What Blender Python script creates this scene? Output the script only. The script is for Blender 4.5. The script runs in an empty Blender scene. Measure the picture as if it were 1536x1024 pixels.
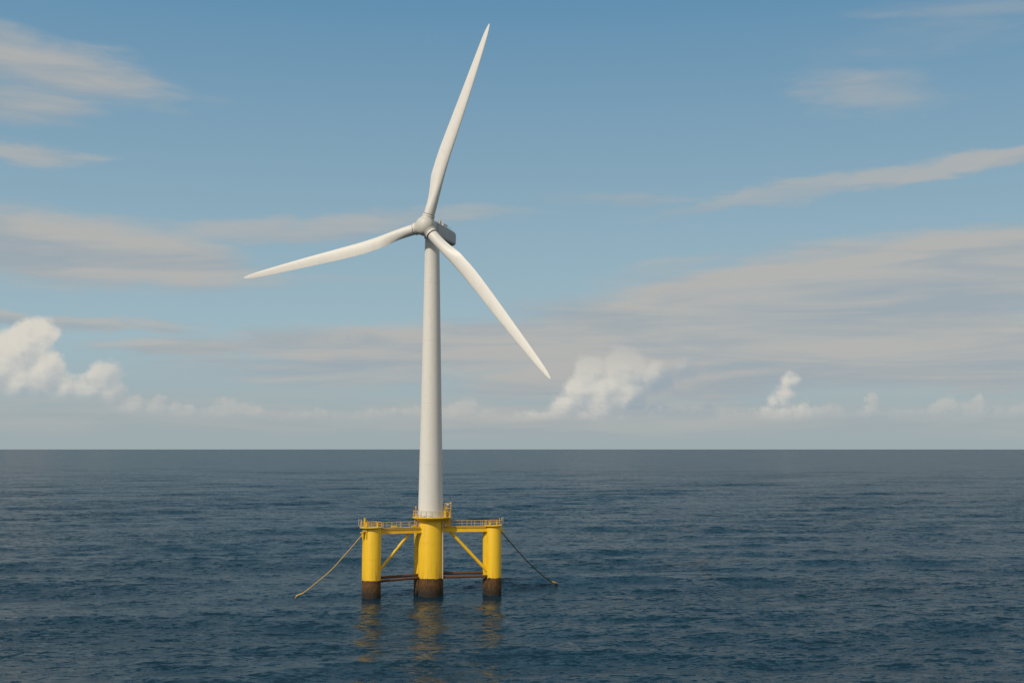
import bpy, bmesh, math, random
import numpy as np
from mathutils import Vector, Matrix
random.seed(4)
R = math.radians
scene = bpy.context.scene
COL = scene.collection

# ------------------------------------------------------------------ camera
CAM_H = 38.5
PITCH = math.atan(161 / 1854)
cd = bpy.data.cameras.new('camera')
cam = bpy.data.objects.new('camera', cd)
COL.objects.link(cam)
cam.location = (0, 0, CAM_H)
cam.rotation_euler = (math.pi / 2 + PITCH, 0, 0)
cd.sensor_width = 36
cd.lens = 36 * 1854 / 1536
cd.clip_start = 1
cd.clip_end = 250000
scene.camera = cam
scene.render.resolution_x, scene.render.resolution_y = 1024, 682

# ------------------------------------------------------------------ colour management and sun
scene.view_settings.view_transform = 'Standard'
scene.view_settings.look = 'None'
scene.view_settings.gamma = 1
scene.view_settings.use_curve_mapping = False
scene.view_settings.exposure = 0.0
SUN_EL, SUN_AZ = R(39), R(224)         # azimuth clockwise from +Y (straight ahead)
to_sun = Vector((math.sin(SUN_AZ) * math.cos(SUN_EL), math.cos(SUN_AZ) * math.cos(SUN_EL), math.sin(SUN_EL)))
sl = bpy.data.lights.new('sun', 'SUN')
sl.energy = 2.9
sl.angle = R(0.55)
sl.color = (1.0, 0.915, 0.80)
so = bpy.data.objects.new('sun', sl)
COL.objects.link(so)
so.rotation_euler = to_sun.to_track_quat('Z', 'Y').to_euler()
so.location = (-100, -100, 150)

scene.cycles.max_bounces = 5
scene.cycles.glossy_bounces = 3
scene.cycles.diffuse_bounces = 2

# ------------------------------------------------------------------ node helper
class NT:
    def __init__(s, tree): s.t = tree; s.n = tree.nodes; s.l = tree.links
    def _set(s, sock, v):
        if isinstance(v, bpy.types.NodeSocket): s.l.new(v, sock)
        elif v is not None: sock.default_value = v
    def m(s, op, a, b=None, c=None, clamp=False):
        n = s.n.new('ShaderNodeMath'); n.operation = op; n.use_clamp = clamp
        for i, v in enumerate((a, b, c)):
            if v is not None: s._set(n.inputs[i], v)
        return n.outputs[0]
    def vm(s, op, a, b=None, sc=None):
        n = s.n.new('ShaderNodeVectorMath'); n.operation = op
        s._set(n.inputs[0], a)
        if b is not None: s._set(n.inputs[1], b)
        if sc is not None: s._set(n.inputs['Scale'], sc)
        return n.outputs['Value'] if op in ('LENGTH', 'DOT_PRODUCT', 'DISTANCE') else n.outputs['Vector']
    def xyz(s, x=0.0, y=0.0, z=0.0):
        n = s.n.new('ShaderNodeCombineXYZ')
        for i, v in enumerate((x, y, z)): s._set(n.inputs[i], v)
        return n.outputs[0]
    def sep(s, v):
        n = s.n.new('ShaderNodeSeparateXYZ'); s.l.new(v, n.inputs[0]); return n.outputs
    def ss(s, v, lo, hi, a=0.0, b=1.0):
        n = s.n.new('ShaderNodeMapRange'); n.interpolation_type = 'SMOOTHSTEP'
        s._set(n.inputs[0], v)
        for i, q in enumerate((lo, hi, a, b)): s._set(n.inputs[1 + i], q)
        return n.outputs[0]
    def lin(s, v, lo, hi, a=0.0, b=1.0):
        n = s.n.new('ShaderNodeMapRange'); s._set(n.inputs[0], v)
        for i, q in enumerate((lo, hi, a, b)): s._set(n.inputs[1 + i], q)
        return n.outputs[0]
    def noise(s, vec, scale=1.0, detail=4.0, rough=0.55, lac=2.0, dist=0.0, dim='3D', col=False):
        n = s.n.new('ShaderNodeTexNoise'); n.noise_dimensions = dim
        s._set(n.inputs['Vector'], vec)
        n.inputs['Scale'].default_value = scale; n.inputs['Detail'].default_value = detail
        n.inputs['Roughness'].default_value = rough; n.inputs['Lacunarity'].default_value = lac
        n.inputs['Distortion'].default_value = dist
        return n.outputs['Color'] if col else n.outputs['Fac']
    def mix(s, f, a, b, mode='MIX'):
        n = s.n.new('ShaderNodeMix'); n.data_type = 'RGBA'; n.blend_type = mode
        s._set(n.inputs[0], f)
        for sock, v in ((n.inputs[6], a), (n.inputs[7], b)):
            if isinstance(v, tuple): v = (*v[:3], 1.0)
            s._set(sock, v)
        return n.outputs[2]

# ------------------------------------------------------------------ sky: Nishita air plus procedural clouds placed by direction
def pv(px, py):
    """direction of a cloud on the sky: azimuth (rad) and tan(elevation)"""
    a, b = (px - 768) / 1854, (512 - py) / 1854
    y = math.cos(PITCH) - b * math.sin(PITCH); z = b * math.cos(PITCH) + math.sin(PITCH)
    return math.atan2(a, y), z / math.hypot(a, y)

SKY = 0.10
world = bpy.data.worlds.new('World')
scene.world = world
world.use_nodes = True
wt = world.node_tree
wt.nodes.clear()
W = NT(wt)
tc = wt.nodes.new('ShaderNodeTexCoord')
D = tc.outputs['Generated']
dx, dy, dz = W.sep(D)
az = W.m('ARCTAN2', dx, dy)
hor = W.m('SQRT', W.m('ADD', W.m('MULTIPLY', dx, dx), W.m('MULTIPLY', dy, dy)))
V = W.m('DIVIDE', dz, W.m('MAXIMUM', hor, 0.001))
sky = wt.nodes.new('ShaderNodeTexSky')
sky.sky_type = 'NISHITA'
sky.sun_disc = False
sky.sun_elevation = SUN_EL
sky.sun_rotation = SUN_AZ
sky.altitude = 40
sky.air_density = 1.0
sky.dust_density = 1.0
sky.ozone_density = 1.0
skycol = sky.outputs[0]
def rad(r, g, b):      # display sRGB 0-255 -> radiance fed to the Background
    f = lambda c: ((c / 255 + 0.055) / 1.055) ** 2.4 / SKY if c > 10 else 0
    return (f(r), f(g), f(b))
# milky lower air
skycol = W.mix(W.ss(V, 0.10, 0.42), skycol, W.mix(1.0, skycol, (0.78, 0.90, 1.0), 'MULTIPLY'))
AIR_LOW, AIR_MID, AIR_TOP = rad(157, 171, 176), rad(157, 183, 193), rad(92, 141, 175)
air = W.mix(W.ss(V, 0.015, 0.10), AIR_LOW, AIR_MID)
air = W.mix(W.lin(V, 0.085, 0.39), air, AIR_TOP)
skycol = W.mix(0.93, skycol, air)
added_veil = W.noise(D, 2.2, 4.0, 0.6)  # unseen grey cloud added overhead to darken what the water reflects
skycol = W.mix(W.m('MULTIPLY', W.ss(V, 0.40, 0.75), W.lin(added_veil, 0.3, 0.7, 0.7, 1.0)), skycol, W.mix(W.ss(added_veil, 0.38, 0.62), rad(98, 120, 135), rad(132, 146, 154)))

# unseen bright overcast added behind the viewer as warm fill light
deck = W.m('MULTIPLY', W.ss(dy, -0.35, 0.25, 1.0, 0.0), W.ss(W.noise(D, 3.0, 4.0, 0.6), 0.36, 0.60, 0.45, 0.95))
skycol = W.mix(deck, skycol, rad(196, 193, 186))

def group(name, fn):
    g = bpy.data.node_groups.new(name, 'ShaderNodeTree')
    g.interface.new_socket('U', in_out='INPUT', socket_type='NodeSocketFloat')
    g.interface.new_socket('V', in_out='INPUT', socket_type='NodeSocketFloat')
    g.interface.new_socket('F', in_out='OUTPUT', socket_type='NodeSocketFloat')
    gi = g.nodes.new('NodeGroupInput'); go = g.nodes.new('NodeGroupOutput')
    G = NT(g)
    g.links.new(fn(G, gi.outputs[0], gi.outputs[1]), go.inputs[0])
    return g
def use(g, u, v):
    n = wt.nodes.new('ShaderNodeGroup'); n.node_tree = g
    W._set(n.inputs[0], u); W._set(n.inputs[1], v)
    return n.outputs[0]

# layered cloud: soft tilted ellipses (pixel centre, half sizes, tilt deg, strength)
STRATUS = [
    (1330, 425, 420, 64, -4, 1.3), (1500, 400, 380, 60, 0, 1.3), (1150, 480, 440, 50, 0, 1.2), (1400, 525, 440, 56, 0, 1.2), (1000, 400, 150, 18, -10, .5),
    (700, 522, 400, 44, 0, 1.15), (330, 522, 230, 17, 0, .85), (960, 550, 330, 58, -2, 1.1), (520, 556, 300, 26, 1, .8), (930, 503, 260, 34, -2, 1.2),
    (1200, 283, 260, 17, -8, .70), (1450, 248, 230, 17, -5, .75), (960, 293, 170, 13, 2, .55),
    (1310, 135, 140, 42, 3, .54), (1370, 60, 240, 40, 0, .34), (1480, 8, 260, 26, 3, .45),
    (70, 100, 175, 52, 8, .80), (20, 150, 150, 40, 0, .70), (40, 232, 120, 20, 2, .74), (300, 148, 80, 14, 0, .25),
    (110, 378, 300, 54, 3, 1.05), (440, 345, 260, 24, -6, .65), (650, 325, 200, 17, -3, .55), (550, 420, 200, 13, 2, .45),
    (60, 478, 170, 13, 3, .75), (200, 488, 150, 12, 2, .65), (770, 405, 110, 9, 0, .3),
    (768, 632, 1500, 30, 0, .62), (-1500, 400, 1100, 90, 0, .8), (3000, 400, 1100, 90, 0, .8),
]
def stratus(G, u, v):
    acc = None
    vec = G.xyz(u, v, 0.0)
    # slow wander of the ellipse edges
    wob = G.noise(G.xyz(G.m('MULTIPLY', u, 9.0), G.m('MULTIPLY', v, 34.0), 3.1), 1.0, 5.0, 0.62, col=True)
    wv = G.vm('MULTIPLY', G.vm('SUBTRACT', wob, (0.5, 0.5, 0.5)), (0.14, 0.030, 0.0))
    q = G.vm('ADD', vec, wv)
    for (px, py, rx, ry, ang, amp) in STRATUS:
        if -300 < px < 1900: cu, cv = pv(px, py)
        else: cu, cv = (px - 768) / 1854, max(0.04, (673 - py) / 1854)
        mp = G.n.new('ShaderNodeMapping'); mp.vector_type = 'TEXTURE'
        G.l.new(q, mp.inputs[0])
        mp.inputs['Location'].default_value = (cu, cv, 0)
        mp.inputs['Rotation'].default_value = (0, 0, R(-ang))
        mp.inputs['Scale'].default_value = (rx / 1854, ry / 1854, 1)
        d = G.vm('LENGTH', mp.outputs[0])
        e = G.ss(d, 0.30, 1.55, amp, 0.0)
        acc = e if acc is None else G.m('MAXIMUM', acc, e)
    n = G.noise(G.xyz(G.m('MULTIPLY', u, 6.0), G.m('MULTIPLY', v, 30.0), 7.7), 1.0, 5.0, 0.55, dist=0.3)
    return G.m('ADD', acc, G.m('MULTIPLY', G.m('SUBTRACT', n, 0.5), 0.70))
gS = group('stratus_field', stratus)
s0 = use(gS, az, V)
s1 = use(gS, W.m('ADD', az, -0.006), W.m('ADD', V, 0.0055))
s_alpha = W.m('MULTIPLY', W.ss(s0, 0.20, 0.95), 0.88)
tex = W.noise(W.xyz(W.m('MULTIPLY', az, 5.0), W.m('MULTIPLY', V, 48.0), 1.3), 1.0, 5.0, 0.55, dist=0.6)
s_light = W.m('ADD', W.m('MULTIPLY', W.m('SUBTRACT', s1, s0), -1.1), W.lin(tex, 0.38, 0.62, 0.0, 1.0))
s_light = W.m('ADD', s_light, 0.0, clamp=True)
s_col = W.mix(s_light, rad(157, 167, 174), rad(181, 179, 175))
skycol = W.mix(s_alpha, skycol, s_col)

# heaped cloud: puffs (pixel centre, radius)
PUFFS = [(-10, 562, 44), (30, 525, 34), (25, 582, 42), (62, 500, 22), (38, 497, 18), (64, 560, 32), (95, 585, 24),
         (125, 590, 26), (155, 566, 23), (170, 556, 11), (168, 592, 22),
         (848, 612, 22), (872, 586, 27), (888, 556, 25), (905, 588, 34), (935, 552, 32), (945, 595, 26), (900, 612, 22), (826, 621, 11), (985, 566, 24), (1028, 552, 20),
         (1183, 574, 13), (1191, 568, 8), (1178, 592, 15), (1160, 602, 11), (1064, 615, 13)]
# cloud tops of the low row along the horizon (pixel x, pixel y)
ROW = [(-60, 600), (100, 601), (180, 598), (196, 590), (210, 585), (222, 598), (237, 587), (250, 596), (275, 601), (287, 595), (300, 606), (318, 603), (335, 600), (351, 592),
       (362, 600), (385, 600), (400, 611), (430, 616), (470, 611), (500, 618), (540, 614), (600, 611), (620, 603), (640, 612), (670, 605), (702, 592), (714, 600), (735, 608),
       (765, 617), (800, 611), (850, 614), (970, 605), (985, 599), (1010, 610), (1045, 608), (1080, 612), (1110, 616), (1150, 606), (1200, 604), (1225, 605), (1252, 602),
       (1268, 610), (1288, 614), (1298, 598), (1312, 587), (1320, 596), (1330, 611), (1370, 610), (1398, 604), (1410, 590), (1432, 583), (1441, 600), (1456, 598), (1468, 585),
       (1478, 592), (1486, 606), (1515, 602), (1540, 598), (1600, 606)]
AZ0, AZ1 = pv(-60, 600)[0], pv(1600, 600)[0]
VB, VR = pv(768, 640)[1], 0.05
def cumulus(G, u, v):
    vec = G.xyz(u, v, 0.0)
    w1 = G.noise(vec, 60.0, 5.0, 0.60, col=True)
    q = G.vm('ADD', vec, G.vm('MULTIPLY', G.vm('SUBTRACT', w1, (0.5, 0.5, 0.5)), (0.016, 0.016, 0.0)))
    acc = None
    for (px, py, r) in PUFFS:
        cu, cv = pv(px, py)
        d = G.vm('DISTANCE', q, (cu, cv, 0.0))
        e = G.m('MULTIPLY_ADD', d, -1.0 / 0.012, ((r * 1.13 + 2.0) / 1854) / 0.012)
        if acc is None: acc = e
        else:
            n = G.n.new('ShaderNodeMath'); n.operation = 'SMOOTH_MAX'
            G.l.new(acc, n.inputs[0]); G.l.new(e, n.inputs[1]); n.inputs[2].default_value = 0.35
            acc = n.outputs[0]
    w2 = G.noise(vec, 190.0, 3.0, 0.60, col=True)
    q2 = G.vm('ADD', q, G.vm('MULTIPLY', G.vm('SUBTRACT', w2, (0.5, 0.5, 0.5)), (0.008, 0.008, 0.0)))
    qx, qy, qz = G.sep(q2)
    fc = G.n.new('ShaderNodeFloatCurve')
    cu = fc.mapping.curves[0]
    pts = [((pv(x, 600)[0] - AZ0) / (AZ1 - AZ0), min(1, max(0, (pv(x, y)[1] - VB) / VR))) for x, y in ROW]
    cu.points[0].location = pts[0]; cu.points[1].location = pts[-1]
    for p in pts[1:-1]: cu.points.new(*p)
    fc.mapping.update()
    G.l.new(G.lin(qx, AZ0, AZ1), fc.inputs['Value'])
    top = G.m('MULTIPLY_ADD', fc.outputs[0], VR, VB)
    row = G.m('MINIMUM', G.m('DIVIDE', G.m('SUBTRACT', top, qy), 0.010), 1.2)
    acc = G.m('MAXIMUM', acc, row)
    b = G.noise(vec, 110.0, 4.0, 0.5)
    return G.m('ADD', acc, G.m('MULTIPLY', G.m('SUBTRACT', b, 0.5), 0.6))
gC = group('cumulus_field', cumulus)
c0 = use(gC, az, V)
c1 = use(gC, W.m('ADD', az, -0.0038), W.m('ADD', V, 0.0042))
base_v = pv(768, 632)[1]
wav = W.noise(W.xyz(W.m('MULTIPLY', az, 30.0), 0.0, 0.0), 1.0, 3.0)
lift = W.ss(az, pv(120, 560)[0], pv(215, 560)[0], pv(768, 605)[1] - base_v, 0.0)
vb = W.m('SUBTRACT', V, W.m('ADD', lift, W.m('MULTIPLY', wav, 0.008)))
foot = W.ss(vb, base_v - 0.006, base_v + 0.008)
c_alpha = W.m('MULTIPLY', W.ss(c0, -0.05, 0.55), foot)
# far ones sink into the hazy air: less contrast away from the two big heaps
big = W.m('MAXIMUM', W.ss(W.m('ABSOLUTE', W.m('SUBTRACT', az, pv(915, 560)[0])), 0.05, 0.10, 1.0, 0.0), W.ss(az, pv(110, 560)[0], pv(230, 560)[0], 1.0, 0.0))
big = W.m('MAXIMUM', big, W.ss(W.m('ABSOLUTE', W.m('SUBTRACT', az, pv(1178, 560)[0])), 0.012, 0.03, 0.8, 0.0))
melt = W.m('MULTIPLY', W.ss(V, pv(915, 592)[1], pv(915, 520)[1]), W.ss(W.m('ABSOLUTE', W.m('SUBTRACT', az, pv(940, 560)[0])), 0.08, 0.13, 1.0, 0.0))
c_alpha = W.m('MULTIPLY', c_alpha, W.lin(melt, 0, 1, 1.0, 0.25))
c_alpha = W.m('MULTIPLY', c_alpha, W.lin(big, 0, 1, 0.66, 1.0))
c_light = W.m('MULTIPLY_ADD', W.m('SUBTRACT', c0, c1), 0.42, 0.64)
c_light = W.m('ADD', c_light, W.lin(vb, base_v, base_v + 0.045, -0.16, 0.14))
mid = W.m('MULTIPLY', W.ss(W.m('SUBTRACT', az, W.m('MULTIPLY', V, 0.9)), pv(912, 612)[0] - 0.9 * pv(912, 612)[1], pv(965, 612)[0] - 0.9 * pv(965, 612)[1]), W.ss(az, pv(1060, 600)[0], pv(1085, 600)[0], 1.0, 0.0))
c_light = W.m('MULTIPLY_ADD', mid, -0.62, c_light)
c_light = W.m('MULTIPLY_ADD', W.m('SUBTRACT', 1.0, big), -0.04, c_light)
c_light = W.ss(c_light, 0.0, 1.0)
c_col = W.mix(c_light, rad(154, 167, 176), W.mix(big, rad(193, 192, 187), rad(214, 210, 200)))
skycol = W.mix(c_alpha, skycol, c_col)
# low bank under the heaps
bank = W.m('MULTIPLY', W.ss(V, 0.024, 0.034), W.ss(V, 0.036, 0.052, 1.0, 0.0))
bank = W.m('MULTIPLY', bank, W.ss(W.noise(W.xyz(W.m('MULTIPLY', az, 12.0), W.m('MULTIPLY', V, 170.0), 9.0), 1.0, 6.0, 0.6), 0.40, 0.65))
skycol = W.mix(W.m('MULTIPLY', bank, 0.45), skycol, rad(172, 176, 176))
bg = wt.nodes.new('ShaderNodeBackground')
bg.inputs['Strength'].default_value = SKY
wo = wt.nodes.new('ShaderNodeOutputWorld')
wt.links.new(skycol, bg.inputs[0]); wt.links.new(bg.outputs[0], wo.inputs[0])

# ------------------------------------------------------------------ materials
def new_mat(name):
    m = bpy.data.materials.new(name); m.use_nodes = True
    T = NT(m.node_tree); b = m.node_tree.nodes['Principled BSDF']
    return m, T, b
def objpos(T):
    g = T.n.new('ShaderNodeNewGeometry'); return g.outputs['Position']

def paint(name, base, dirt, rough=0.42, amount=0.35, streak=0.8, bump=0.01):
    m, T, b = new_mat(name)
    P = objpos(T)
    x, y, z = T.sep(P)
    n1 = T.noise(P, 0.6, 6.0, 0.6)
    n2 = T.noise(T.xyz(T.m('MULTIPLY', x, 2.6), T.m('MULTIPLY', y, 2.6), T.m('MULTIPLY', z, 0.16)), streak, 5.0, 0.65)
    f = T.m('MULTIPLY', T.m('MULTIPLY', T.ss(n1, 0.35, 0.75), T.ss(n2, 0.42, 0.72)), amount * 2)
    c = T.mix(f, base, dirt)
    c = T.mix(T.lin(T.noise(P, 6.0, 3.0), 0.3, 0.7, 0.0, 0.10), c, (base[0] * .8, base[1] * .8, base[2] * .8))
    T.l.new(c, b.inputs['Base Color'])
    b.inputs['Roughness'].default_value = rough
    bp = T.n.new('ShaderNodeBump'); bp.inputs['Strength'].default_value = 0.12; bp.inputs['Distance'].default_value = bump
    T.l.new(T.noise(P, 1.6, 4.0), bp.inputs['Height']); T.l.new(bp.outputs[0], b.inputs['Normal'])
    return m

M_WHITE = paint('turbine_white_paint', (0.74, 0.71, 0.65), (0.60, 0.55, 0.47), 0.45, 0.30)
M_HUB = paint('hub_shaded_white_paint', (0.60, 0.575, 0.51), (0.46, 0.43, 0.36), 0.5, 0.35)  # turbine white greyed so the colour carries the hub's shading
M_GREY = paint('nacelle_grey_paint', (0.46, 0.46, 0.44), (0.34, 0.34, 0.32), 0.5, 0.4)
M_DARK = paint('dark_rubber_seal', (0.06, 0.055, 0.05), (0.04, 0.04, 0.04), 0.7, 0.4)
M_RAIL = paint('galvanised_rail', (0.55, 0.48, 0.34), (0.35, 0.28, 0.18), 0.5, 0.5)
M_YEL = paint('yellow_paint', (0.82, 0.50, 0.010), (0.50, 0.27, 0.03), 0.42, 0.40)
M_YRAIL = paint('yellow_rail_paint', (0.76, 0.43, 0.03), (0.45, 0.25, 0.05), 0.5, 0.5)
M_BROWN = paint('rusty_brown_steel', (0.11, 0.045, 0.018), (0.05, 0.022, 0.012), 0.85, 0.6)
M_ROPE = paint('yellow_mooring_sheath', (0.62, 0.38, 0.06), (0.25, 0.15, 0.04), 0.7, 0.6)
M_ROPED = paint('dark_mooring_sheath', (0.13, 0.09, 0.03), (0.05, 0.04, 0.02), 0.75, 0.6)
M_ORANGE = paint('orange_plastic', (0.75, 0.26, 0.03), (0.4, 0.15, 0.03), 0.4, 0.3)

def hull_mat():
    m, T, b = new_mat('yellow_hull_with_marine_growth')
    P = objpos(T)
    x, y, z = T.sep(P)
    n1 = T.noise(P, 0.5, 6.0, 0.6)
    st = T.noise(T.xyz(T.m('MULTIPLY', x, 2.2), T.m('MULTIPLY', y, 2.2), T.m('MULTIPLY', z, 0.10)), 1.0, 5.0, 0.65)
    yel = T.mix(T.m('MULTIPLY', T.ss(n1, 0.35, 0.8), T.ss(st, 0.45, 0.72)), (0.82, 0.50, 0.010), (0.56, 0.31, 0.03))
    # rust runs above the growth line
    low = T.ss(z, 4.0, 8.5, 1.0, 0.0)
    yel = T.mix(T.m('MULTIPLY', T.m('MULTIPLY', low, T.ss(st, 0.50, 0.70)), 0.75), yel, (0.30, 0.13, 0.03))
    fine = T.noise(T.xyz(T.m('MULTIPLY', x, 3.0), T.m('MULTIPLY', y, 3.0), T.m('MULTIPLY', z, 0.7)), 1.3, 6.0, 0.68)
    br = T.mix(T.ss(fine, 0.36, 0.62), (0.028, 0.013, 0.005), (0.155, 0.068, 0.011))
    br = T.mix(T.ss(T.noise(P, 2.5, 5.0, 0.7), 0.52, 0.70), br, (0.035, 0.03, 0.022))
    wet = T.ss(T.m('ADD', z, T.m('MULTIPLY', fine, 1.2)), 0.6, 3.2, 1.0, 0.0)
    br = T.mix(T.m('MULTIPLY', wet, 0.92), br, (0.014, 0.012, 0.008))
    edge = T.m('ADD', z, T.m('MULTIPLY', T.m('SUBTRACT', T.noise(P, 1.1, 5.0, 0.65), 0.5), 0.9))
    c = T.mix(T.ss(edge, 3.98, 4.10), br, yel)
    T.l.new(c, b.inputs['Base Color'])
    T.l.new(T.ss(edge, 3.9, 4.15, 0.85, 0.42), b.inputs['Roughness'])
    bp = T.n.new('ShaderNodeBump'); bp.inputs['Strength'].default_value = 0.5
    bp.inputs['Distance'].default_value = 0.12
    T.l.new(T.m('MULTIPLY', fine, T.ss(edge, 3.9, 4.15, 1.0, 0.12)), bp.inputs['Height'])
    T.l.new(bp.outputs[0], b.inputs['Normal'])
    return m
M_HULL = hull_mat()

def water_mat():
    m, T, b = new_mat('sea_water')
    P = objpos(T)
    x, y, z = T.sep(P)
    # wind ripples too small for the mesh: slope taken straight from noise, longer across the wind
    r = T.vm('ADD', P, (137.3, 41.7, 0.0))
    rx, ry, rz = T.sep(r)
    # rotate the ripple field a little
    ux = T.m('ADD', T.m('MULTIPLY', rx, 0.985), T.m('MULTIPLY', ry, 0.17))
    uy = T.m('SUBTRACT', T.m('MULTIPLY', ry, 0.985), T.m('MULTIPLY', rx, 0.17))
    def slope(wx, wy, seed, detail, rough):
        return T.vm('SUBTRACT', T.noise(T.xyz(T.m('DIVIDE', ux, wx), T.m('DIVIDE', uy, wy), seed), 1.0, detail, rough, col=True), (0.5, 0.5, 0.5))
    a = slope(2.5, 1.25, 2.0, 3.0, 0.85)
    c = slope(8.5, 3.8, 8.0, 4.0, 0.72)
    w = slope(75.0, 32.0, 5.0, 4.0, 0.68)
    gust = T.ss(T.noise(T.xyz(T.m('DIVIDE', ux, 260.0), T.m('DIVIDE', uy, 90.0), 4.0), 1.0, 4.0, 0.6), 0.35, 0.65, 0.70, 1.2)
    s = T.vm('MULTIPLY', T.vm('SCALE', a, sc=gust), (0.50, 2.5, 0.0))
    s = T.vm('ADD', s, T.vm('SCALE', T.vm('ADD', T.vm('MULTIPLY', c, (0.30, 1.0, 0.0)), T.vm('MULTIPLY', w, (0.12, 0.36, 0.0))), sc=gust))
    g = T.n.new('ShaderNodeNewGeometry')
    nrm = T.vm('NORMALIZE', T.vm('ADD', g.outputs['Normal'], s))
    T.l.new(nrm, b.inputs['Normal'])
    b.inputs['Base Color'].default_value = (0.003, 0.021, 0.034, 1)
    b.inputs['Roughness'].default_value = 0.17
    b.inputs['IOR'].default_value = 1.333
    # light scattered back out of the water body itself
    dif = T.n.new('ShaderNodeBsdfDiffuse'); dif.inputs['Color'].default_value = (0.004, 0.030, 0.054, 1)
    mx = T.n.new('ShaderNodeMixShader'); mx.inputs[0].default_value = 0.34
    T.l.new(b.outputs[0], mx.inputs[1]); T.l.new(dif.outputs[0], mx.inputs[2])
    T.l.new(mx.outputs[0], m.node_tree.nodes['Material Output'].inputs['Surface'])
    return m
M_SEA = water_mat()

# ------------------------------------------------------------------ mesh helpers
class MB:
    def __init__(s): s.v = []; s.f = []
    def add(s, vs, fs):
        o = len(s.v); s.v += [tuple(v) for v in vs]; s.f += [tuple(i + o for i in f) for f in fs]; return s
    def box(s, cx, cy, cz, sx, sy, sz, rz=0, bev=0):
        c, q = math.cos(rz), math.sin(rz)
        bm = bmesh.new(); bmesh.ops.create_cube(bm, size=1)
        for v in bm.verts: v.co = Vector((v.co.x * sx, v.co.y * sy, v.co.z * sz))
        if bev: bmesh.ops.bevel(bm, geom=bm.edges[:], offset=bev, segments=2, affect='EDGES')
        bm.verts.index_update()
        vs = [(cx + v.co.x * c - v.co.y * q, cy + v.co.x * q + v.co.y * c, cz + v.co.z) for v in bm.verts]
        fs = [[v.index for v in f.verts] for f in bm.faces]; bm.free()
        return s.add(vs, fs)
    def tube(s, pts, r, n=10, closed=False, cap=True):
        pts = [Vector(p) for p in pts]; k = len(pts)
        rs = r if isinstance(r, (list, tuple)) else [r] * k
        vs = []; u = None
        for i, p in enumerate(pts):
            if closed: t = pts[(i + 1) % k] - pts[i - 1]
            else: t = pts[min(i + 1, k - 1)] - pts[max(i - 1, 0)]
            t.normalize()
            if u is None:
                u = t.orthogonal().normalized()
            else:
                u = (u - t * u.dot(t)).normalized()
            w = t.cross(u)
            for j in range(n):
                a = 2 * math.pi * j / n
                vs.append(p + (u * math.cos(a) + w * math.sin(a)) * rs[i])
        fs = []
        for i in range(k if closed else k - 1):
            for j in range(n):
                a, b2 = i * n + j, i * n + (j + 1) % n
                c2, d = ((i + 1) % k) * n + (j + 1) % n, ((i + 1) % k) * n + j
                fs.append((a, b2, c2, d))
        if cap and not closed:
            fs.append(tuple(reversed(range(n)))); fs.append(tuple(range((k - 1) * n, k * n)))
        return s.add(vs, fs)
    def lathe(s, cx, cy, prof, n=64, a0=0, a1=2 * math.pi, cap=True):
        full = abs(a1 - a0 - 2 * math.pi) < 1e-6
        m = n if full else n + 1
        vs = []
        for (r, z) in prof:
            for j in range(m):
                a = a0 + (a1 - a0) * j / n
                vs.append((cx + r * math.cos(a), cy + r * math.sin(a), z))
        fs = []
        for i in range(len(prof) - 1):
            for j in range(n):
                q = (j + 1) % m
                fs.append((i * m + j, i * m + q, (i + 1) * m + q, (i + 1) * m + j))
        if cap and full:
            if prof[0][0] > 1e-4: fs.append(tuple(reversed(range(m))))
            if prof[-1][0] > 1e-4: fs.append(tuple(range((len(prof) - 1) * m, len(prof) * m)))
        return s.add(vs, fs)
    def build(s, name, mat, parent=None, angle=35, mw=None):
        me = bpy.data.meshes.new(name)
        me.from_pydata(s.v, [], s.f); me.validate()
        bm = bmesh.new(); bm.from_mesh(me)
        bmesh.ops.remove_doubles(bm, verts=bm.verts, dist=1e-5)
        bmesh.ops.recalc_face_normals(bm, faces=bm.faces); bm.to_mesh(me); bm.free()
        me.materials.append(mat)
        me.polygons.foreach_set('use_smooth', [True] * len(me.polygons))
        me.set_sharp_from_angle(angle=R(angle))
        o = bpy.data.objects.new(name, me); COL.objects.link(o)
        if parent is not None:
            o.parent = parent
            # meshes are written in world coordinates unless mw is given
            inv = Matrix.Identity(4)
            p = parent; chain = []
            while p is not None: chain.append(p); p = p.parent
            acc = Matrix.Identity(4)
            for q in reversed(chain): acc = acc @ q.matrix_parent_inverse @ q.matrix_basis
            o.matrix_parent_inverse = Matrix.Identity(4)
            o.matrix_basis = acc.inverted() @ (mw if mw is not None else Matrix.Identity(4))
        elif mw is not None: o.matrix_basis = mw
        return o
def label(o, text, cat=None, grp=None, kind=None):
    if text: o['label'] = text
    if cat: o['category'] = cat
    if grp: o['group'] = grp
    if kind: o['kind'] = kind
    return o
def empty(name, loc):
    o = bpy.data.objects.new(name, None); COL.objects.link(o); o.location = loc; o.empty_display_size = 2; return o

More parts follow.
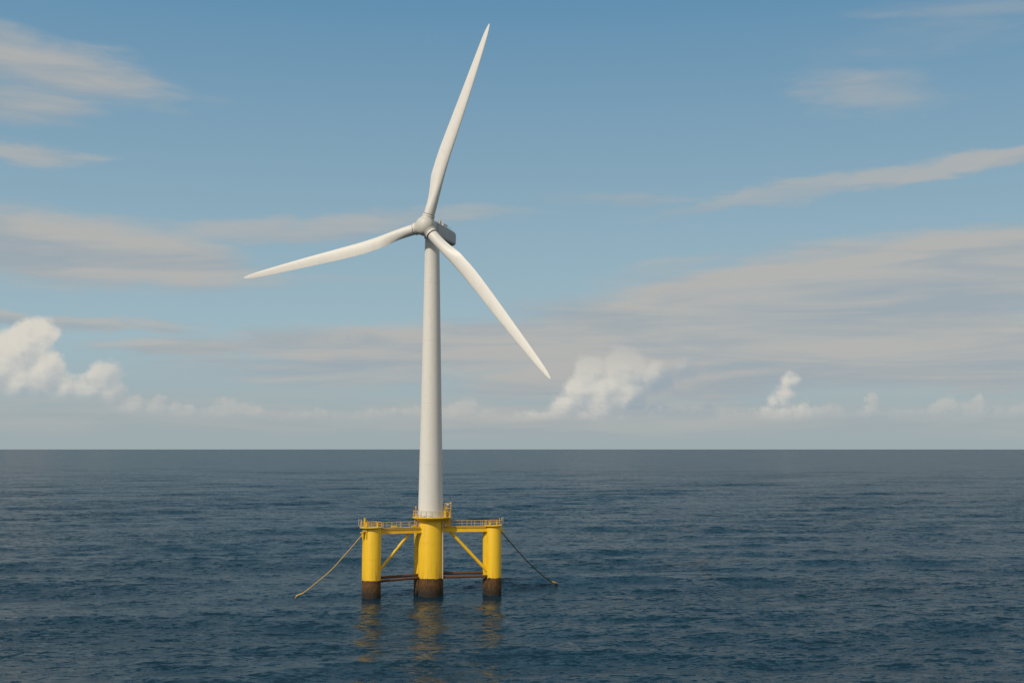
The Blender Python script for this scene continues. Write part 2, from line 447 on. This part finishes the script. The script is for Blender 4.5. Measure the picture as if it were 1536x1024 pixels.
# ------------------------------------------------------------------ sea
def wave_set():
    rng = np.random.RandomState(11)
    comps = []
    # (wavelength, amplitude, direction) - wind blows mostly towards the camera, slightly from the left
    lams = np.concatenate([np.geomspace(95, 34, 12), np.geomspace(34, 10, 44), np.geomspace(10, 3.0, 60)])
    for lam in lams:
        spread = 0.20 if lam > 34 else (0.42 if lam > 10 else 0.60)
        th = -math.pi / 2 + 0.16 + rng.normal() * spread
        if lam > 34: A = 0.17 * (lam / 60)
        elif lam > 10: A = 0.0175 * (lam / 10) ** 0.95
        else: A = 0.0125 * (lam / 10) ** 0.95
        A *= rng.uniform(0.6, 1.4)
        comps.append((lam, A, th, rng.uniform(0, 2 * math.pi)))
    return comps
def build_sea():
    # one sheet in rings about the viewpoint's foot: fine where the waves are near, coarse towards the horizon
    rr = [0.0, 30, 60, 90, 110, 125, 135]
    r = 140.0
    while r < 900: rr.append(r); r *= 1.0021
    g = 1.0021
    while r < 9000: g = min(g + 0.00003, 1.03); r *= g; rr.append(r)
    while r < 90000: r *= 1.12; rr.append(r)
    rr = np.array(rr)
    fine = np.linspace(R(-36), R(36), 1150)
    coarse = np.linspace(R(36), R(324), 140)[1:-1]
    th = np.concatenate([fine, coarse])
    nr, nt = len(rr), len(th)
    RR, TH = np.meshgrid(rr, th, indexing='ij')
    X = (RR * np.sin(TH)).astype(np.float64); Y = (RR * np.cos(TH)).astype(np.float64)
    sp_r = np.gradient(rr)[:, None] * np.ones((1, nt))
    dth = np.full(nt, R(72) / 1149); dth[1150:] = R(288) / 139
    spac = np.maximum(sp_r, RR * dth[None, :])
    Z = np.zeros_like(X); DX = np.zeros_like(X); DY = np.zeros_like(X)
    for lam, A, d, ph in wave_set():
        fade = np.clip((lam / np.maximum(spac, .01) - 2.5) / 3.0, 0, 1)
        k = 2 * math.pi / lam
        rows = np.where(fade.max(axis=1) > 0)[0]
        if not len(rows): continue
        a, b = rows[0], rows[-1] + 1
        p = k * (math.cos(d) * X[a:b] + math.sin(d) * Y[a:b]) + ph
        sn, cs = np.sin(p), np.cos(p)
        F = fade[a:b] * A
        Z[a:b] += F * sn
        ch = 0.65
        DX[a:b] += F * ch * math.cos(d) * cs
        DY[a:b] += F * ch * math.sin(d) * cs
    # slow groups make some patches rougher than others
    env = 1.0 + 0.35 * np.sin(X / 61 + Y / 83 + 1) * np.sin(Y / 47 - X / 120) + 0.2 * np.sin(X / 29 - Y / 71)
    Z *= env; DX *= env; DY *= env
    co = np.stack([X + DX, Y + DY, Z], axis=-1).reshape(-1, 3).astype(np.float32)
    i, j = np.meshgrid(np.arange(1, nr - 1), np.arange(nt), indexing='ij')
    j2 = (j + 1) % nt
    q = np.stack([i * nt + j, i * nt + j2, (i + 1) * nt + j2, (i + 1) * nt + j], axis=-1).reshape(-1, 4)
    q = q[:, ::-1]
    # centre fan
    jt = np.arange(nt); tri = np.stack([np.zeros(nt, int), nt + (jt + 1) % nt, nt + jt], axis=-1)
    me = bpy.data.meshes.new('sea')
    me.vertices.add(len(co)); me.vertices.foreach_set('co', co.ravel())
    loops = np.concatenate([q.ravel(), tri.ravel()]).astype(np.int32)
    me.loops.add(len(loops)); me.loops.foreach_set('vertex_index', loops)
    npoly = len(q) + len(tri)
    me.polygons.add(npoly)
    st = np.concatenate([np.arange(len(q)) * 4, len(q) * 4 + np.arange(len(tri)) * 3]).astype(np.int32)
    me.polygons.foreach_set('loop_start', st)
    me.polygons.foreach_set('use_smooth', np.ones(npoly, dtype=bool))
    me.update(calc_edges=True); me.validate()
    me.materials.append(M_SEA)
    o = bpy.data.objects.new('sea', me); COL.objects.link(o)
    o['kind'] = 'structure'
    o['label'] = 'dark blue open sea with small wind waves'
    return o
build_sea()

# ------------------------------------------------------------------ wind turbine
TX, TY = -22.0, 337.0
turbine = empty('wind_turbine', (TX, TY, 20.0))
label(turbine, 'tall white three bladed wind turbine standing on a yellow floating platform', 'wind turbine')
HUB = Vector((-23.55, 332.1, 98.75))
PSI, TAU = 0.395, 0.079
AX = Vector((-math.sin(PSI) * math.cos(TAU), -math.cos(PSI) * math.cos(TAU), math.sin(TAU)))   # forward, towards the wind
SD = AX.cross(Vector((0, 0, 1))).normalized()
UPV = SD.cross(AX).normalized()

mb = MB()
prof = []
def tr(z): return 3.42 + (1.96 - 3.42) * ((z - 20) / 77) ** 0.92
seams = [34.5, 51, 68, 84]
zs = sorted(set([20.0 + 77 * k / 60 for k in range(61)]))
prof = [(tr(z), z) for z in zs]
mb.lathe(TX, TY, prof, 96)
tower = mb.build('tower', M_WHITE, turbine)
for zz in seams:
    mb = MB(); mb.lathe(TX, TY, [(tr(zz) - .02, zz - .07), (tr(zz) + .022, zz - .05), (tr(zz) + .022, zz + .05), (tr(zz) - .02, zz + .07)], 96, cap=False)
    mb.build('flange_seam', M_WHITE, tower)
mb = MB(); mb.lathe(TX, TY, [(3.42, 20.2), (3.62, 20.2), (3.62, 20.6), (3.43, 20.6)], 96, cap=False)
mb.build('base_flange', M_WHITE, tower)
mb = MB(); mb.lathe(TX, TY, [(1.95, 96.2), (2.2, 96.35), (2.2, 96.95), (1.6, 97.0)], 64)
mb.build('yaw_ring', M_GREY, tower)

# nacelle: lofted rounded box along -AX
NM = Matrix((( -AX.x, SD.x, UPV.x, HUB.x), (-AX.y, SD.y, UPV.y, HUB.y), (-AX.z, SD.z, UPV.z, HUB.z), (0, 0, 0, 1)))  # local +x to the rear
def sect(w, zt, zb, e=4.0, n=40):
    out = []
    for j in range(n):
        a = 2 * math.pi * j / n
        c, s_ = math.cos(a), math.sin(a)
        yy = w * math.copysign(abs(c) ** (2 / e), c)
        zz = math.copysign(abs(s_) ** (2 / e), s_)
        out.append((yy, (zt + zb) / 2 + zz * (zt - zb) / 2))
    return out
mb = MB()
st = [(2.0, 1.70, 1.72, -1.72, 2.4), (2.2, 1.95, 1.95, -1.95, 2.6), (3.2, 2.02, 2.08, -2.05, 4.5), (6, 2.05, 2.15, -2.1, 6), (10, 2.0, 2.15, -2.05, 6),
      (14.4, 1.95, 2.0, -1.95, 6), (15.4, 1.88, 1.85, -1.9, 6), (15.9, 1.72, 1.62, -1.78, 5), (16.1, 1.35, 1.3, -1.45, 4)]
vs = []; fs = []
for (x, w, zt, zb, e) in st:
    vs += [(x, a, b) for a, b in sect(w, zt, zb, e)]
n = 40
for i in range(len(st) - 1):
    for j in range(n): fs.append((i * n + j, i * n + (j + 1) % n, (i + 1) * n + (j + 1) % n, (i + 1) * n + j))
fs.append(tuple(range(n))); fs.append(tuple(range((len(st) - 1) * n, len(st) * n)))
mb.add(vs, fs)
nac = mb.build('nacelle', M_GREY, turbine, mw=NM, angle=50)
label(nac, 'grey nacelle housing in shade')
mb = MB()
for xx in (3.5,):
    ring = [(xx, a * 1.004, b * 1.004) for a, b in sect(2.04, 2.16, -2.1, 6)]
    mb.tube(ring, 0.035, 6, closed=True)
mb.build('panel_seam', M_DARK, nac, mw=NM)
mb = MB(); mb.box(8.3, 0, 2.22, 5.6, 1.5, .10, bev=.03)
mb.build('roof_hatch', M_GREY, nac, mw=NM)
mb = MB(); mb.box(11.6, .3, 2.75, 2.6, 1.3, 1.1, bev=.06); mb.box(11.6, .3, 3.34, 2.8, 1.5, .10, bev=.02)
mb.build('cooler_box', M_WHITE, nac, mw=NM)
mb = MB(); mb.tube([(9.9, .6, 2.1), (9.9, .6, 4.4)], .20, 8); mb.tube([(9.9, .6, 4.2), (11.6, .6, 3.0)], .12, 8); mb.tube([(9.9, .1, 3.85), (9.9, 1.1, 3.85)], .05, 6)
mb.lathe(9.9, .1, [(.14, 3.85), (.14, 4.1), (.03, 4.16)], 10); mb.lathe(9.9, 1.1, [(.05, 3.85), (.16, 4.0), (.16, 4.1), (.02, 4.14)], 10)
mb.build('weather_mast', M_RAIL, nac, mw=NM)
mb = MB(); mb.lathe(12.6, .55, [(.22, 2.1), (.22, 2.75), (.18, 2.95), (.02, 3.0)], 14)
mb.build('warning_light', M_ORANGE, nac, mw=NM)
mb = MB()
for (xa, yb) in ((5.5, -1.6), (5.5, 1.6), (9.4, -1.6), (9.4, 1.6), (13.2, -1.6), (13.2, 1.6)):
    mb.tube([(xa, yb, 2.0), (xa, yb, 2.45)], .04, 6)
for yb in (-1.6, 1.6): mb.tube([(5.5, yb, 2.45), (13.2, yb, 2.45)], .035, 6)
mb.build('roof_rail', M_RAIL, nac, mw=NM)

# hub: nose body and three stubs fused with a voxel remesh
CONE = 0.031
PH = -0.318
def blade_dir(k):
    a = PH + k * 2 * math.pi / 3
    rd = UPV * math.cos(a) + SD * math.sin(a)
    return (rd * math.cos(CONE) + AX * math.sin(CONE)).normalized(), a
mb = MB()
prof = [(0.0, 2.55), (.8, 2.48), (1.5, 2.25), (2.1, 1.85), (2.5, 1.3), (2.68, .6), (2.72, -.2), (2.6, -1.0), (2.3, -1.9), (2.0, -2.2)]
tmp = MB(); tmp.lathe(0, 0, [(r_ if r_ > 0 else 0.001, z) for r_, z in reversed(prof)], 48)
# lathe axis z -> AX
HM = Matrix(((SD.x, UPV.x, AX.x, HUB.x), (SD.y, UPV.y, AX.y, HUB.y), (SD.z, UPV.z, AX.z, HUB.z), (0, 0, 0, 1)))
if HM.to_3x3().determinant() < 0: HM = HM @ Matrix.Diagonal((-1, 1, 1, 1))
mb.add([HM @ Vector(v) for v in tmp.v], tmp.f)
for k in range(3):
    d, a = blade_dir(k)
    mb.tube([HUB, HUB + d * 1.6, HUB + d * 2.85], [2.0, 1.95, 1.62], 40)
raw = mb.build('hub_raw', M_HUB)
rm = raw.modifiers.new('r', 'REMESH'); rm.mode = 'VOXEL'; rm.voxel_size = 0.11
sm = raw.modifiers.new('s', 'SMOOTH'); sm.factor = 0.5; sm.iterations = 34
dg = bpy.context.evaluated_depsgraph_get()
me = bpy.data.meshes.new_from_object(raw.evaluated_get(dg))
me.name = 'hub'
bpy.data.objects.remove(raw)
me.polygons.foreach_set('use_smooth', [True] * len(me.polygons))
if not me.materials: me.materials.append(M_HUB)
hub = bpy.data.objects.new('hub', me); COL.objects.link(hub); hub.parent = turbine
hub.matrix_basis = Matrix.Translation(-turbine.location)

# blades: x local = towards trailing edge, y = upwind, z = radius
LE = [(2.9, 1.47), (5, 1.45), (9, 1.15), (14, .85), (19, .66), (27, .72), (36, .80), (44, .76), (50, .68), (54, .56), (56.3, .40), (57.3, .22), (57.7, .03)]
TE = [(2.9, 1.47), (5, 1.48), (8, 1.75), (11, 2.30), (14, 2.95), (16.5, 2.9), (18.5, 3.02), (22, 2.95), (27, 2.68), (36, 2.1), (44, 1.58), (50, 1.16), (54, .84), (56.3, .54), (57.3, .28), (57.7, .04)]
TH = [(2.9, 1.47), (5, 1.44), (9, 1.15), (14, .72), (19, .50), (27, .34), (36, .23), (46, .14), (54, .08), (57.7, .02)]
TW = [(2.9, 9), (14, 13), (22, 8), (36, 3), (50, 0), (57.7, -1)]
def ip(t, x): return float(np.interp(x, [a for a, b in t], [b for a, b in t]))
def smooth_ip(t, x, w=1.2):
    return (ip(t, x - w) + 2 * ip(t, x) + ip(t, x + w)) / 4
def make_blade():
    b = MB(); vs = []; n = 36
    zs = list(np.linspace(2.9, 22, 34)) + list(np.linspace(22.8, 54, 34)) + [54.8, 55.6, 56.3, 56.8, 57.2, 57.5, 57.65, 57.7]
    for z in zs:
        w = min(1.2, 57.7 - z, max(z - 2.9, 0))
        le, te, th, tw = smooth_ip(LE, z, w), smooth_ip(TE, z, w), smooth_ip(TH, z, w), R(ip(TW, z))
        round_ = max(0, min(1, (12 - z) / 8)); round_ = round_ * round_ * (3 - 2 * round_)
        pre = 0.5 * (z / 57.7) ** 2
        for j in range(n):
            a = 2 * math.pi * j / n
            c, s_ = math.cos(a), math.sin(a)
            mid, half = (te - le) / 2, (te + le) / 2
            x = mid + half * c                         # +x trailing edge
            t = (x + le) / (te + le)                    # 0 at LE, 1 at TE
            foil = 0.0
            t = min(max(t, 0), 1)
            foil = th * 2.6 * (math.sqrt(t) * (1 - t) + .03 * (1 - t)) * math.copysign(1, s_) * (1.0 if s_ > 0 else .75) if abs(s_) > 1e-6 else 0
            circ = th * s_
            y = circ * round_ + foil * (1 - round_)
            xr = x * math.cos(tw) - y * math.sin(tw); yr = x * math.sin(tw) + y * math.cos(tw)
            vs.append((xr, yr + pre, z))
    fs = []
    k = len(zs)
    for i in range(k - 1):
        for j in range(n): fs.append((i * n + j, i * n + (j + 1) % n, (i + 1) * n + (j + 1) % n, (i + 1) * n + j))
    fs.append(tuple(range(n))); fs.append(tuple(range((k - 1) * n, k * n)))
    b.add(vs, fs)
    return b
bl = make_blade()
ring = MB()
ring.lathe(0, 0, [(1.40, 2.66), (1.62, 2.66), (1.70, 2.74), (1.70, 3.14), (1.62, 3.22), (1.44, 3.22)], 48)
seal = MB()
seal.lathe(0, 0, [(1.50, 2.48), (1.60, 2.50), (1.60, 2.70), (1.50, 2.70)], 48, cap=False)
seal.lathe(0, 0, [(1.44, 3.20), (1.54, 3.20), (1.54, 3.40), (1.46, 3.40)], 48, cap=False)
proto = None
for k in range(3):
    d, a = blade_dir(k)
    # trailing edge on the counter-clockwise side as seen from the front
    t = (UPV * -math.sin(a) + SD * math.cos(a)).normalized()
    upw = d.cross(t)
    if upw.dot(AX) < 0: tt = -t; flip = True
    t_ccw = t
    up2 = AX - d * AX.dot(d); up2.normalize()
    Mx = Matrix(((t_ccw.x, up2.x, d.x, HUB.x), (t_ccw.y, up2.y, d.y, HUB.y), (t_ccw.z, up2.z, d.z, HUB.z), (0, 0, 0, 1)))
    if proto is None:
        b0 = bl.build('blade', M_WHITE, turbine, mw=Mx, angle=70)
        r0 = ring.build('root_ring', M_WHITE, b0, mw=Mx)
        s0_ = seal.build('root_seal', M_DARK, b0, mw=Mx)
        proto = (b0, r0, s0_)
        cur = b0
    else:
        cur = proto[0].copy(); COL.objects.link(cur); cur.parent = turbine
        cur.matrix_basis = Matrix.Translation(-turbine.location) @ Mx
        for c_ in proto[1:]:
            cc = c_.copy(); COL.objects.link(cc); cc.parent = cur
    cur['label'] = ['white blade pointing almost straight up', 'white blade reaching out to the left', 'white blade slanting down to the right'][k]
    print('BLADE', k, [round(q, 2) for q in (HUB + d * 57.7)], 'te', [round(q, 2) for q in t_ccw])

# ------------------------------------------------------------------ floating platform
plat = empty('floating_platform', (-22.0, 337.0, 0.0))
label(plat, 'yellow floating steel platform of three columns with brown growth at the waterline', 'platform')
CX, CY = -21.88, 337.0                 # centre column
LX, LY = -36.75, 330.0                 # left column
RX, RY = -4.93, 338.0                  # right column
def column(x, y, r, top, name='column'):
    m = MB(); m.lathe(x, y, [(r, -9), (r, top - .12), (r - .05, top)], 80)
    c = m.build(name, M_HULL, plat); return c
cc = column(CX, CY, 3.38, 19.9, 'main_column')
lc = column(LX, LY, 2.18, 17.7, 'outer_column')
rc = column(RX, RY, 2.05, 17.7, 'outer_column')
def fender(x, y, r, top, parent):
    m = MB(); m.lathe(x, y, [(r, -9), (r, top)], 40)
    return m.build('side_tube', M_HULL, parent)
fender(CX - 3.0, CY + 1.9, 1.72, 16.05, cc)
fender(LX - 1.75, LY + .6, 1.15, 16.3, lc)
fender(RX - 1.7, RY + .8, 1.3, 16.3, rc)
# weld rings
for (x, y, r, p_, zl) in ((CX, CY, 3.38, cc, (8.2, 13.4)), (LX, LY, 2.18, lc, (9.5,)), (RX, RY, 2.05, rc, (9.5,))):
    for z in zl:
        m = MB(); m.lathe(x, y, [(r - .02, z - .06), (r + .012, z - .03), (r + .012, z + .03), (r - .02, z + .06)], 80, cap=False)
        m.build('weld_seam', M_HULL, p_)

# upper box girders with flanges
def girder(a, b, name='girder'):
    a, b = Vector(a), Vector(b); d = (b - a); L = d.length; rz = math.atan2(d.y, d.x); c = (a + b) / 2
    m = MB()
    m.box(c.x, c.y, c.z, L, 1.15, .96, rz)
    m.box(c.x, c.y, c.z + .57, L - .02, 1.55, .16, rz)
    m.box(c.x, c.y, c.z - .57, L - .04, 1.55, .16, rz)
    return m.build(name, M_YEL, plat)
girder((LX + 1.6, LY + .8, 16.68), (CX - 2.2, CY - 1.6, 16.72))
girder((CX + 2.9, CY - .4, 16.9), (RX - 1.5, RY - .3, 16.9))
# diagonals
def strut(a, b, r, mat, name):
    m = MB(); m.tube([a, b], r, 20); return m.build(name, mat, plat)
strut((LX + 1.4, LY + .5, 6.2), (-27.2, CY - 2.6, 16.3), .40, M_YEL, 'diagonal_brace')
strut((-16.9, CY - .1, 16.6), (RX - 1.0, RY - .6, 4.9), .43, M_YEL, 'diagonal_brace')
# lower pipes
strut((LX + 1.5, LY + .2, 3.75), (CX - 2.6, CY - 1.2, 4.15), .33, M_BROWN, 'lower_brace')
strut((LX + 1.5, LY + 1.4, 4.55), (CX - 2.6, CY + .8, 4.75), .36, M_BROWN, 'lower_brace')
strut((CX + 3.0, CY - 1.2, 4.25), (RX - 1.2, RY - .9, 4.45), .33, M_BROWN, 'lower_brace')
strut((CX + 3.0, CY + .8, 5.05), (RX - 1.2, RY + .8, 5.25), .36, M_BROWN, 'lower_brace')
strut((CX + 3.3, CY - 1.75, 3.9), (CX + 3.3, CY - 1.75, 19.4), .16, M_RAIL, 'cable_pipe')

# decks
def disc_deck(x, y, r, z, name, t=.22):
    m = MB(); m.lathe(x, y, [(r - .06, z - t), (r, z - t + .05), (r, z - .04), (r - .05, z)], 72)
    return m.build(name, M_YEL, plat)
dk = disc_deck(CX + .3, CY, 5.30, 20.25, 'main_deck', .30)
mb = MB(); mb.lathe(CX, CY, [(3.37, 19.0), (3.55, 19.1), (4.3, 19.9), (4.3, 19.94), (3.37, 19.94)], 72, cap=False); mb.build('deck_skirt', M_YEL, dk)
ld = disc_deck(LX - .5, LY, 3.0, 17.93, 'column_deck')
rd_ = disc_deck(RX - .2, RY, 2.55, 17.93, 'column_deck')
def walkway(a, b, name='walkway'):
    a, b = Vector(a), Vector(b); d = b - a; L = d.length; rz = math.atan2(d.y, d.x); c = (a + b) / 2
    m = MB(); m.box(c.x, c.y, c.z, L, 1.9, .10, rz)
    return m.build(name, M_YRAIL, plat)
w1 = walkway((LX + 2.0, LY + 1.0, 17.55), (CX - 3.1, CY - 1.2, 17.6))
w2 = walkway((CX + 3.3, CY - .2, 17.75), (RX - 1.9, RY - .2, 17.75))
mb = MB(); mb.box(CX + 4.0, CY + .9, 18.72, 2.2, 2.6, 2.4, 0, .05); mb.build('equipment_cabinet', M_YEL, plat)

def railing(path, h, posts, parent, mat, r=.036, mids=(.52,), pr=.05):
    """path: base points; posts: list of fractions along the path"""
    P = [Vector(p) for p in path]
    seg = [0]
    for i in range(len(P) - 1): seg.append(seg[-1] + (P[i + 1] - P[i]).length)
    def at(f):
        s_ = f * seg[-1]
        for i in range(len(P) - 1):
            if s_ <= seg[i + 1] + 1e-6:
                return P[i].lerp(P[i + 1], (s_ - seg[i]) / max(seg[i + 1] - seg[i], 1e-6))
        return P[-1]
    m = MB()
    for q in (1.0, *mids): m.tube([p + Vector((0, 0, h * q)) for p in P], r if q == 1.0 else r * .8, 8)
    o = m.build('railing', mat, parent)
    for f in posts:
        p = at(f); m = MB(); m.tube([p, p + Vector((0, 0, h))], pr, 8)
        m.build('post', mat, o)
    return o
# posts are sub-parts of railings, railings are parts of the platform
def arc(x, y, r, z, a0, a1, n=24):
    return [(x + r * math.cos(R(a0 + (a1 - a0) * i / n)), y + r * math.sin(R(a0 + (a1 - a0) * i / n)), z) for i in range(n + 1)]
for side in (-.85, .85):
    off = Vector((-(CY - 1.2 - LY - 1.0), (CX - 3.1 - LX - 2.0), 0)).normalized() * side
    a = Vector((LX + 2.3, LY + 1.0, 17.6)) + off; b = Vector((CX - 3.4, CY - 1.2, 17.65)) + off
    railing([a, b], 1.45, [0, .10, .36, .47, .71, 1.0] if side < 0 else [.05, .3, .55, .8, 1], plat, M_RAIL if side < 0 else M_YRAIL)
    a = Vector((CX + 4.4, CY - .2 + side, 17.8)); b = Vector((RX - 2.0, RY - .3 + side, 17.8))
    railing([a, b], 1.45, [0, .14, .38, .62, .86, 1.0] if side < 0 else [.1, .3, .5, .7, .9], plat, M_RAIL if side < 0 else M_YRAIL)
# main deck ring rail: white in front, yellow round the back
railing(arc(CX + .3, CY, 5.1, 20.25, 222, 322), 1.65, [0, .16, .33, .48, .53, .70, .86, 1.0], plat, M_RAIL, .075, (.35, .68), .10)
railing(arc(CX + .3, CY, 5.1, 20.25, 322, 582, 40), 1.65, [i / 12 for i in range(1, 12)], plat, M_YRAIL, .06, (.5,))
# right hand service cage with davit
mb = MB()
kx, ky = CX + 4.55, CY - .6
for (ax_, ay_) in ((-.75, -.8), (.85, -.8), (.85, .9), (-.75, .9)): mb.tube([(kx + ax_, ky + ay_, 20.25), (kx + ax_, ky + ay_, 24.0)], .07, 8)
for z in (21.6, 22.6): mb.tube([(kx - .75, ky - .8, z), (kx + .85, ky - .8, z), (kx + .85, ky + .9, z), (kx - .75, ky + .9, z)], .06, 8, closed=True)
cage = mb.build('service_cage', M_YRAIL, plat)
mb = MB()
mb.tube([(kx - .1, ky, 20.25), (kx - .1, ky, 22.9)], .20, 14); mb.tube([(kx - .7, ky, 22.2), (kx - .1, ky, 23.4), (kx + 1.0, ky - .2, 24.15)], .12, 10)
mb.tube([(kx - .9, ky, 23.95), (kx + .2, ky, 23.7)], .11, 10)
dv = mb.build('davit_crane', M_YEL, plat)
mb = MB(); mb.box(kx - .1, ky - .05, 23.45, .75, .6, .55, 0, .08); mb.build('winch', M_GREY, dv)
mb = MB(); mb.box(kx - .65, ky - .9, 21.1, .8, .7, 1.7, 0, .05); mb.box(kx + .55, ky - .75, 20.7, .35, .4, 1.3, 0, .04); mb.build('control_cabinet', M_YEL, plat)
# left side: lamp on a post and small frame
mb = MB(); mb.tube([(CX - 4.0, CY - 1.6, 20.25), (CX - 4.0, CY - 1.6, 22.6)], .05, 8)
lp = mb.build('lamp_post', M_RAIL, plat)
mb = MB(); mb.lathe(CX - 4.0, CY - 1.6, [(.14, 22.5), (.22, 22.6), (.22, 22.95), (.10, 23.1)], 16); mb.build('lamp', M_ORANGE, lp)
mb = MB(); mb.box(CX - 3.9, CY - 2.3, 20.6, .5, .4, 1.2, 0, .04); mb.build('junction_box', M_YEL, plat)
mb = MB(); mb.lathe(CX + 4.0, CY - 1.7, [(.02, 17.75), (.2, 17.85), (.25, 18.0), (.2, 18.15), (.02, 18.25)], 16); mb.build('floodlight', M_WHITE, plat)
mb = MB()
mb.tube([(CX - 4.3, CY - .9, 17.2), (CX - 4.3, CY - .9, 19.8)], .09, 8); mb.tube([(CX - 3.75, CY - .9, 17.2), (CX - 3.75, CY - .9, 19.8)], .09, 8)
for i in range(7): mb.tube([(CX - 4.3, CY - .9, 17.4 + i * .36), (CX - 3.75, CY - .9, 17.4 + i * .36)], .045, 6)
mb.build('ladder', M_YRAIL, plat)

# left column outfit
z0 = 17.93
railing(arc(LX - .5, LY, 2.85, z0, 195, 355), 1.25, [0, .28, .52, .8, 1.0], plat, M_YRAIL, .06)
railing(arc(LX - .5, LY, 2.85, z0, 25, 165), 1.25, [0, .3, .6, 1.0], plat, M_YRAIL, .06)
def bollard(x, y, h, r, parent):
    m = MB(); m.lathe(x, y, [(r * 1.5, z0), (r * 1.5, z0 + .12), (r, z0 + .16), (r, z0 + h - .25), (r * 1.35, z0 + h - .2), (r * 1.35, z0 + h), (r * .6, z0 + h + .06)], 18)
    return m.build('bollard', M_YEL, parent)
bollard(LX - 2.05, LY - 1.3, 2.35, .26, ld); bollard(LX - 1.6, LY - .9, 1.7, .24, ld); bollard(LX + 1.45, LY - 1.4, 1.15, .26, ld)
mb = MB(); mb.box(LX - 1.85, LY - 1.25, z0 + .55, 1.0, .8, 1.1, 0, .06); mb.build('winch_housing', M_YEL, ld)
# bent guard posts leaning out at the ends
def guard(x0, x1, y, zt, parent):
    m = MB(); m.tube([(x0, y, z0 - .1), (x1, y, z0 + .35), (x1 - .02 * (1 if x1 > x0 else -1), y, zt)], .09, 10); return m.build('guard_post', M_RAIL, parent)
guard(LX - 2.9, LX - 3.75, LY - .3, z0 + 2.2, ld); guard(LX - 2.3, LX - 2.9, LY - 1.3, z0 + 1.9, ld)
guard(LX - 2.7, LX - 3.3, LY + .9, z0 + 2.1, ld)
guard(RX + 1.9, RX + 2.5, RY - .5, z0 + 2.2, rd_); guard(RX + 1.3, RX + 1.6, RY - 1.4, z0 + 2.0, rd_)
guard(RX + 1.6, RX + 2.1, RY + 1.2, z0 + 2.0, rd_)
# mooring fairleads
mb = MB()
mb.box(LX - 2.35, LY - .9, 16.55, 1.7, .8, .35, 0, .05); mb.box(LX - 2.6, LY - .9, 15.9, .55, .6, 1.1, 0, .05)
mb.tube([(LX - 1.55, LY - 1.75, 17.6), (LX - 1.55, LY - 1.75, 15.0)], .17, 12); mb.box(LX - 1.9, LY - 1.5, 17.0, 1.4, .9, .35, 0, .04)
mb.build('mooring_bracket', M_YEL, plat)
mb = MB(); mb.box(RX + 2.2, RY - .3, 16.6, .7, .7, .8, 0, .05); mb.build('mooring_bracket', M_YEL, plat)
# right column rail
railing(arc(RX - .2, RY, 2.4, z0, 200, 340), 1.3, [0, .3, .6, .85, 1.0], plat, M_YRAIL, .055)
railing(arc(RX - .2, RY, 2.4, z0, 20, 150), 1.3, [0, .35, .7, 1.0], plat, M_YRAIL, .055)
bollard(RX - 1.0, RY - 1.1, .8, .22, rd_); bollard(RX + .9, RY - 1.2, 1.0, .2, rd_)
for q in ((-31.5, 333.2, 17.85, 1.6, .7, .35, .4, .04), (-26.4, 335.6, 17.85, 1.2, .6, .35, .4, .04)):
    mb = MB(); mb.box(*q); mb.build('cable_tray', M_YEL, plat)

# ------------------------------------------------------------------ mooring lines
def W3(px, py, Yw):
    a, b = (px - 768) / 1854, (512 - py) / 1854
    k = (b * math.cos(PITCH) + math.sin(PITCH)) / (math.cos(PITCH) - b * math.sin(PITCH))
    z = k * Yw; d = Yw * math.cos(PITCH) + z * math.sin(PITCH)
    return Vector((a * d, Yw, z + CAM_H))
def catmull(P, n=8):
    out = []
    Q = [P[0] * 2 - P[1]] + P + [P[-1] * 2 - P[-2]]
    for i in range(1, len(Q) - 2):
        for k in range(n):
            t = k / n
            a, b, c, d = Q[i - 1], Q[i], Q[i + 1], Q[i + 2]
            out.append(.5 * ((2 * b) + (c - a) * t + (2 * a - 5 * b + 4 * c - d) * t * t + (3 * b - a - 3 * c + d) * t ** 3))
    out.append(P[-1]); return out
LP = [W3(543, 802, 329.1), W3(521.5, 827, 328.6), W3(496.1, 854.9, 327.6), W3(470.8, 876.4, 326.6), W3(455, 888.5, 325.9), W3(446.5, 892.2, 325.6)]
print('MOOR L', [tuple(round(c, 2) for c in p) for p in LP])
root = empty('mooring_line', LP[0]); label(root, 'yellow mooring line sagging from the left column into the sea', 'mooring line', 'mooring lines')
mb = MB(); mb.tube(catmull(LP) + [LP[-1] + Vector((-.7, -.1, -.7))], .11, 12); mb.build('rope', M_ROPE, root)
e = LP[-1]; mb = MB(); mb.tube([e + Vector((1.6, .2, .62)), e + Vector((.9, .1, .34)), e + Vector((.2, 0, .12)), e + Vector((-.5, 0, -.1))], [.12, .18, .18, .08], 14); mb.build('float', M_ROPE, root)
RP = [W3(751.3, 796.0, 338.0), W3(764.5, 811.8, 340.5), W3(786.5, 836.7, 345.5), W3(808.4, 857.9, 350.5), W3(822, 868.5, 353.7), W3(831, 874.3, 355.0)]
print('MOOR R', [tuple(round(c, 2) for c in p) for p in RP])
root = empty('mooring_line', RP[0]); label(root, 'dark mooring line running from the right column down to the sea', 'mooring line', 'mooring lines')
mb = MB(); mb.tube(catmull(RP) + [RP[-1] + Vector((3, 1, -.9))], .15, 12); mb.build('rope', M_ROPED, root)
e = RP[-1]; mb = MB(); mb.tube([e + Vector((-1.3, -.2, .6)), e + Vector((-.6, -.1, .35)), e + Vector((.3, 0, .15)), e + Vector((.9, 0, 0))], [.16, .27, .27, .12], 14); mb.build('float', M_ROPE, root)
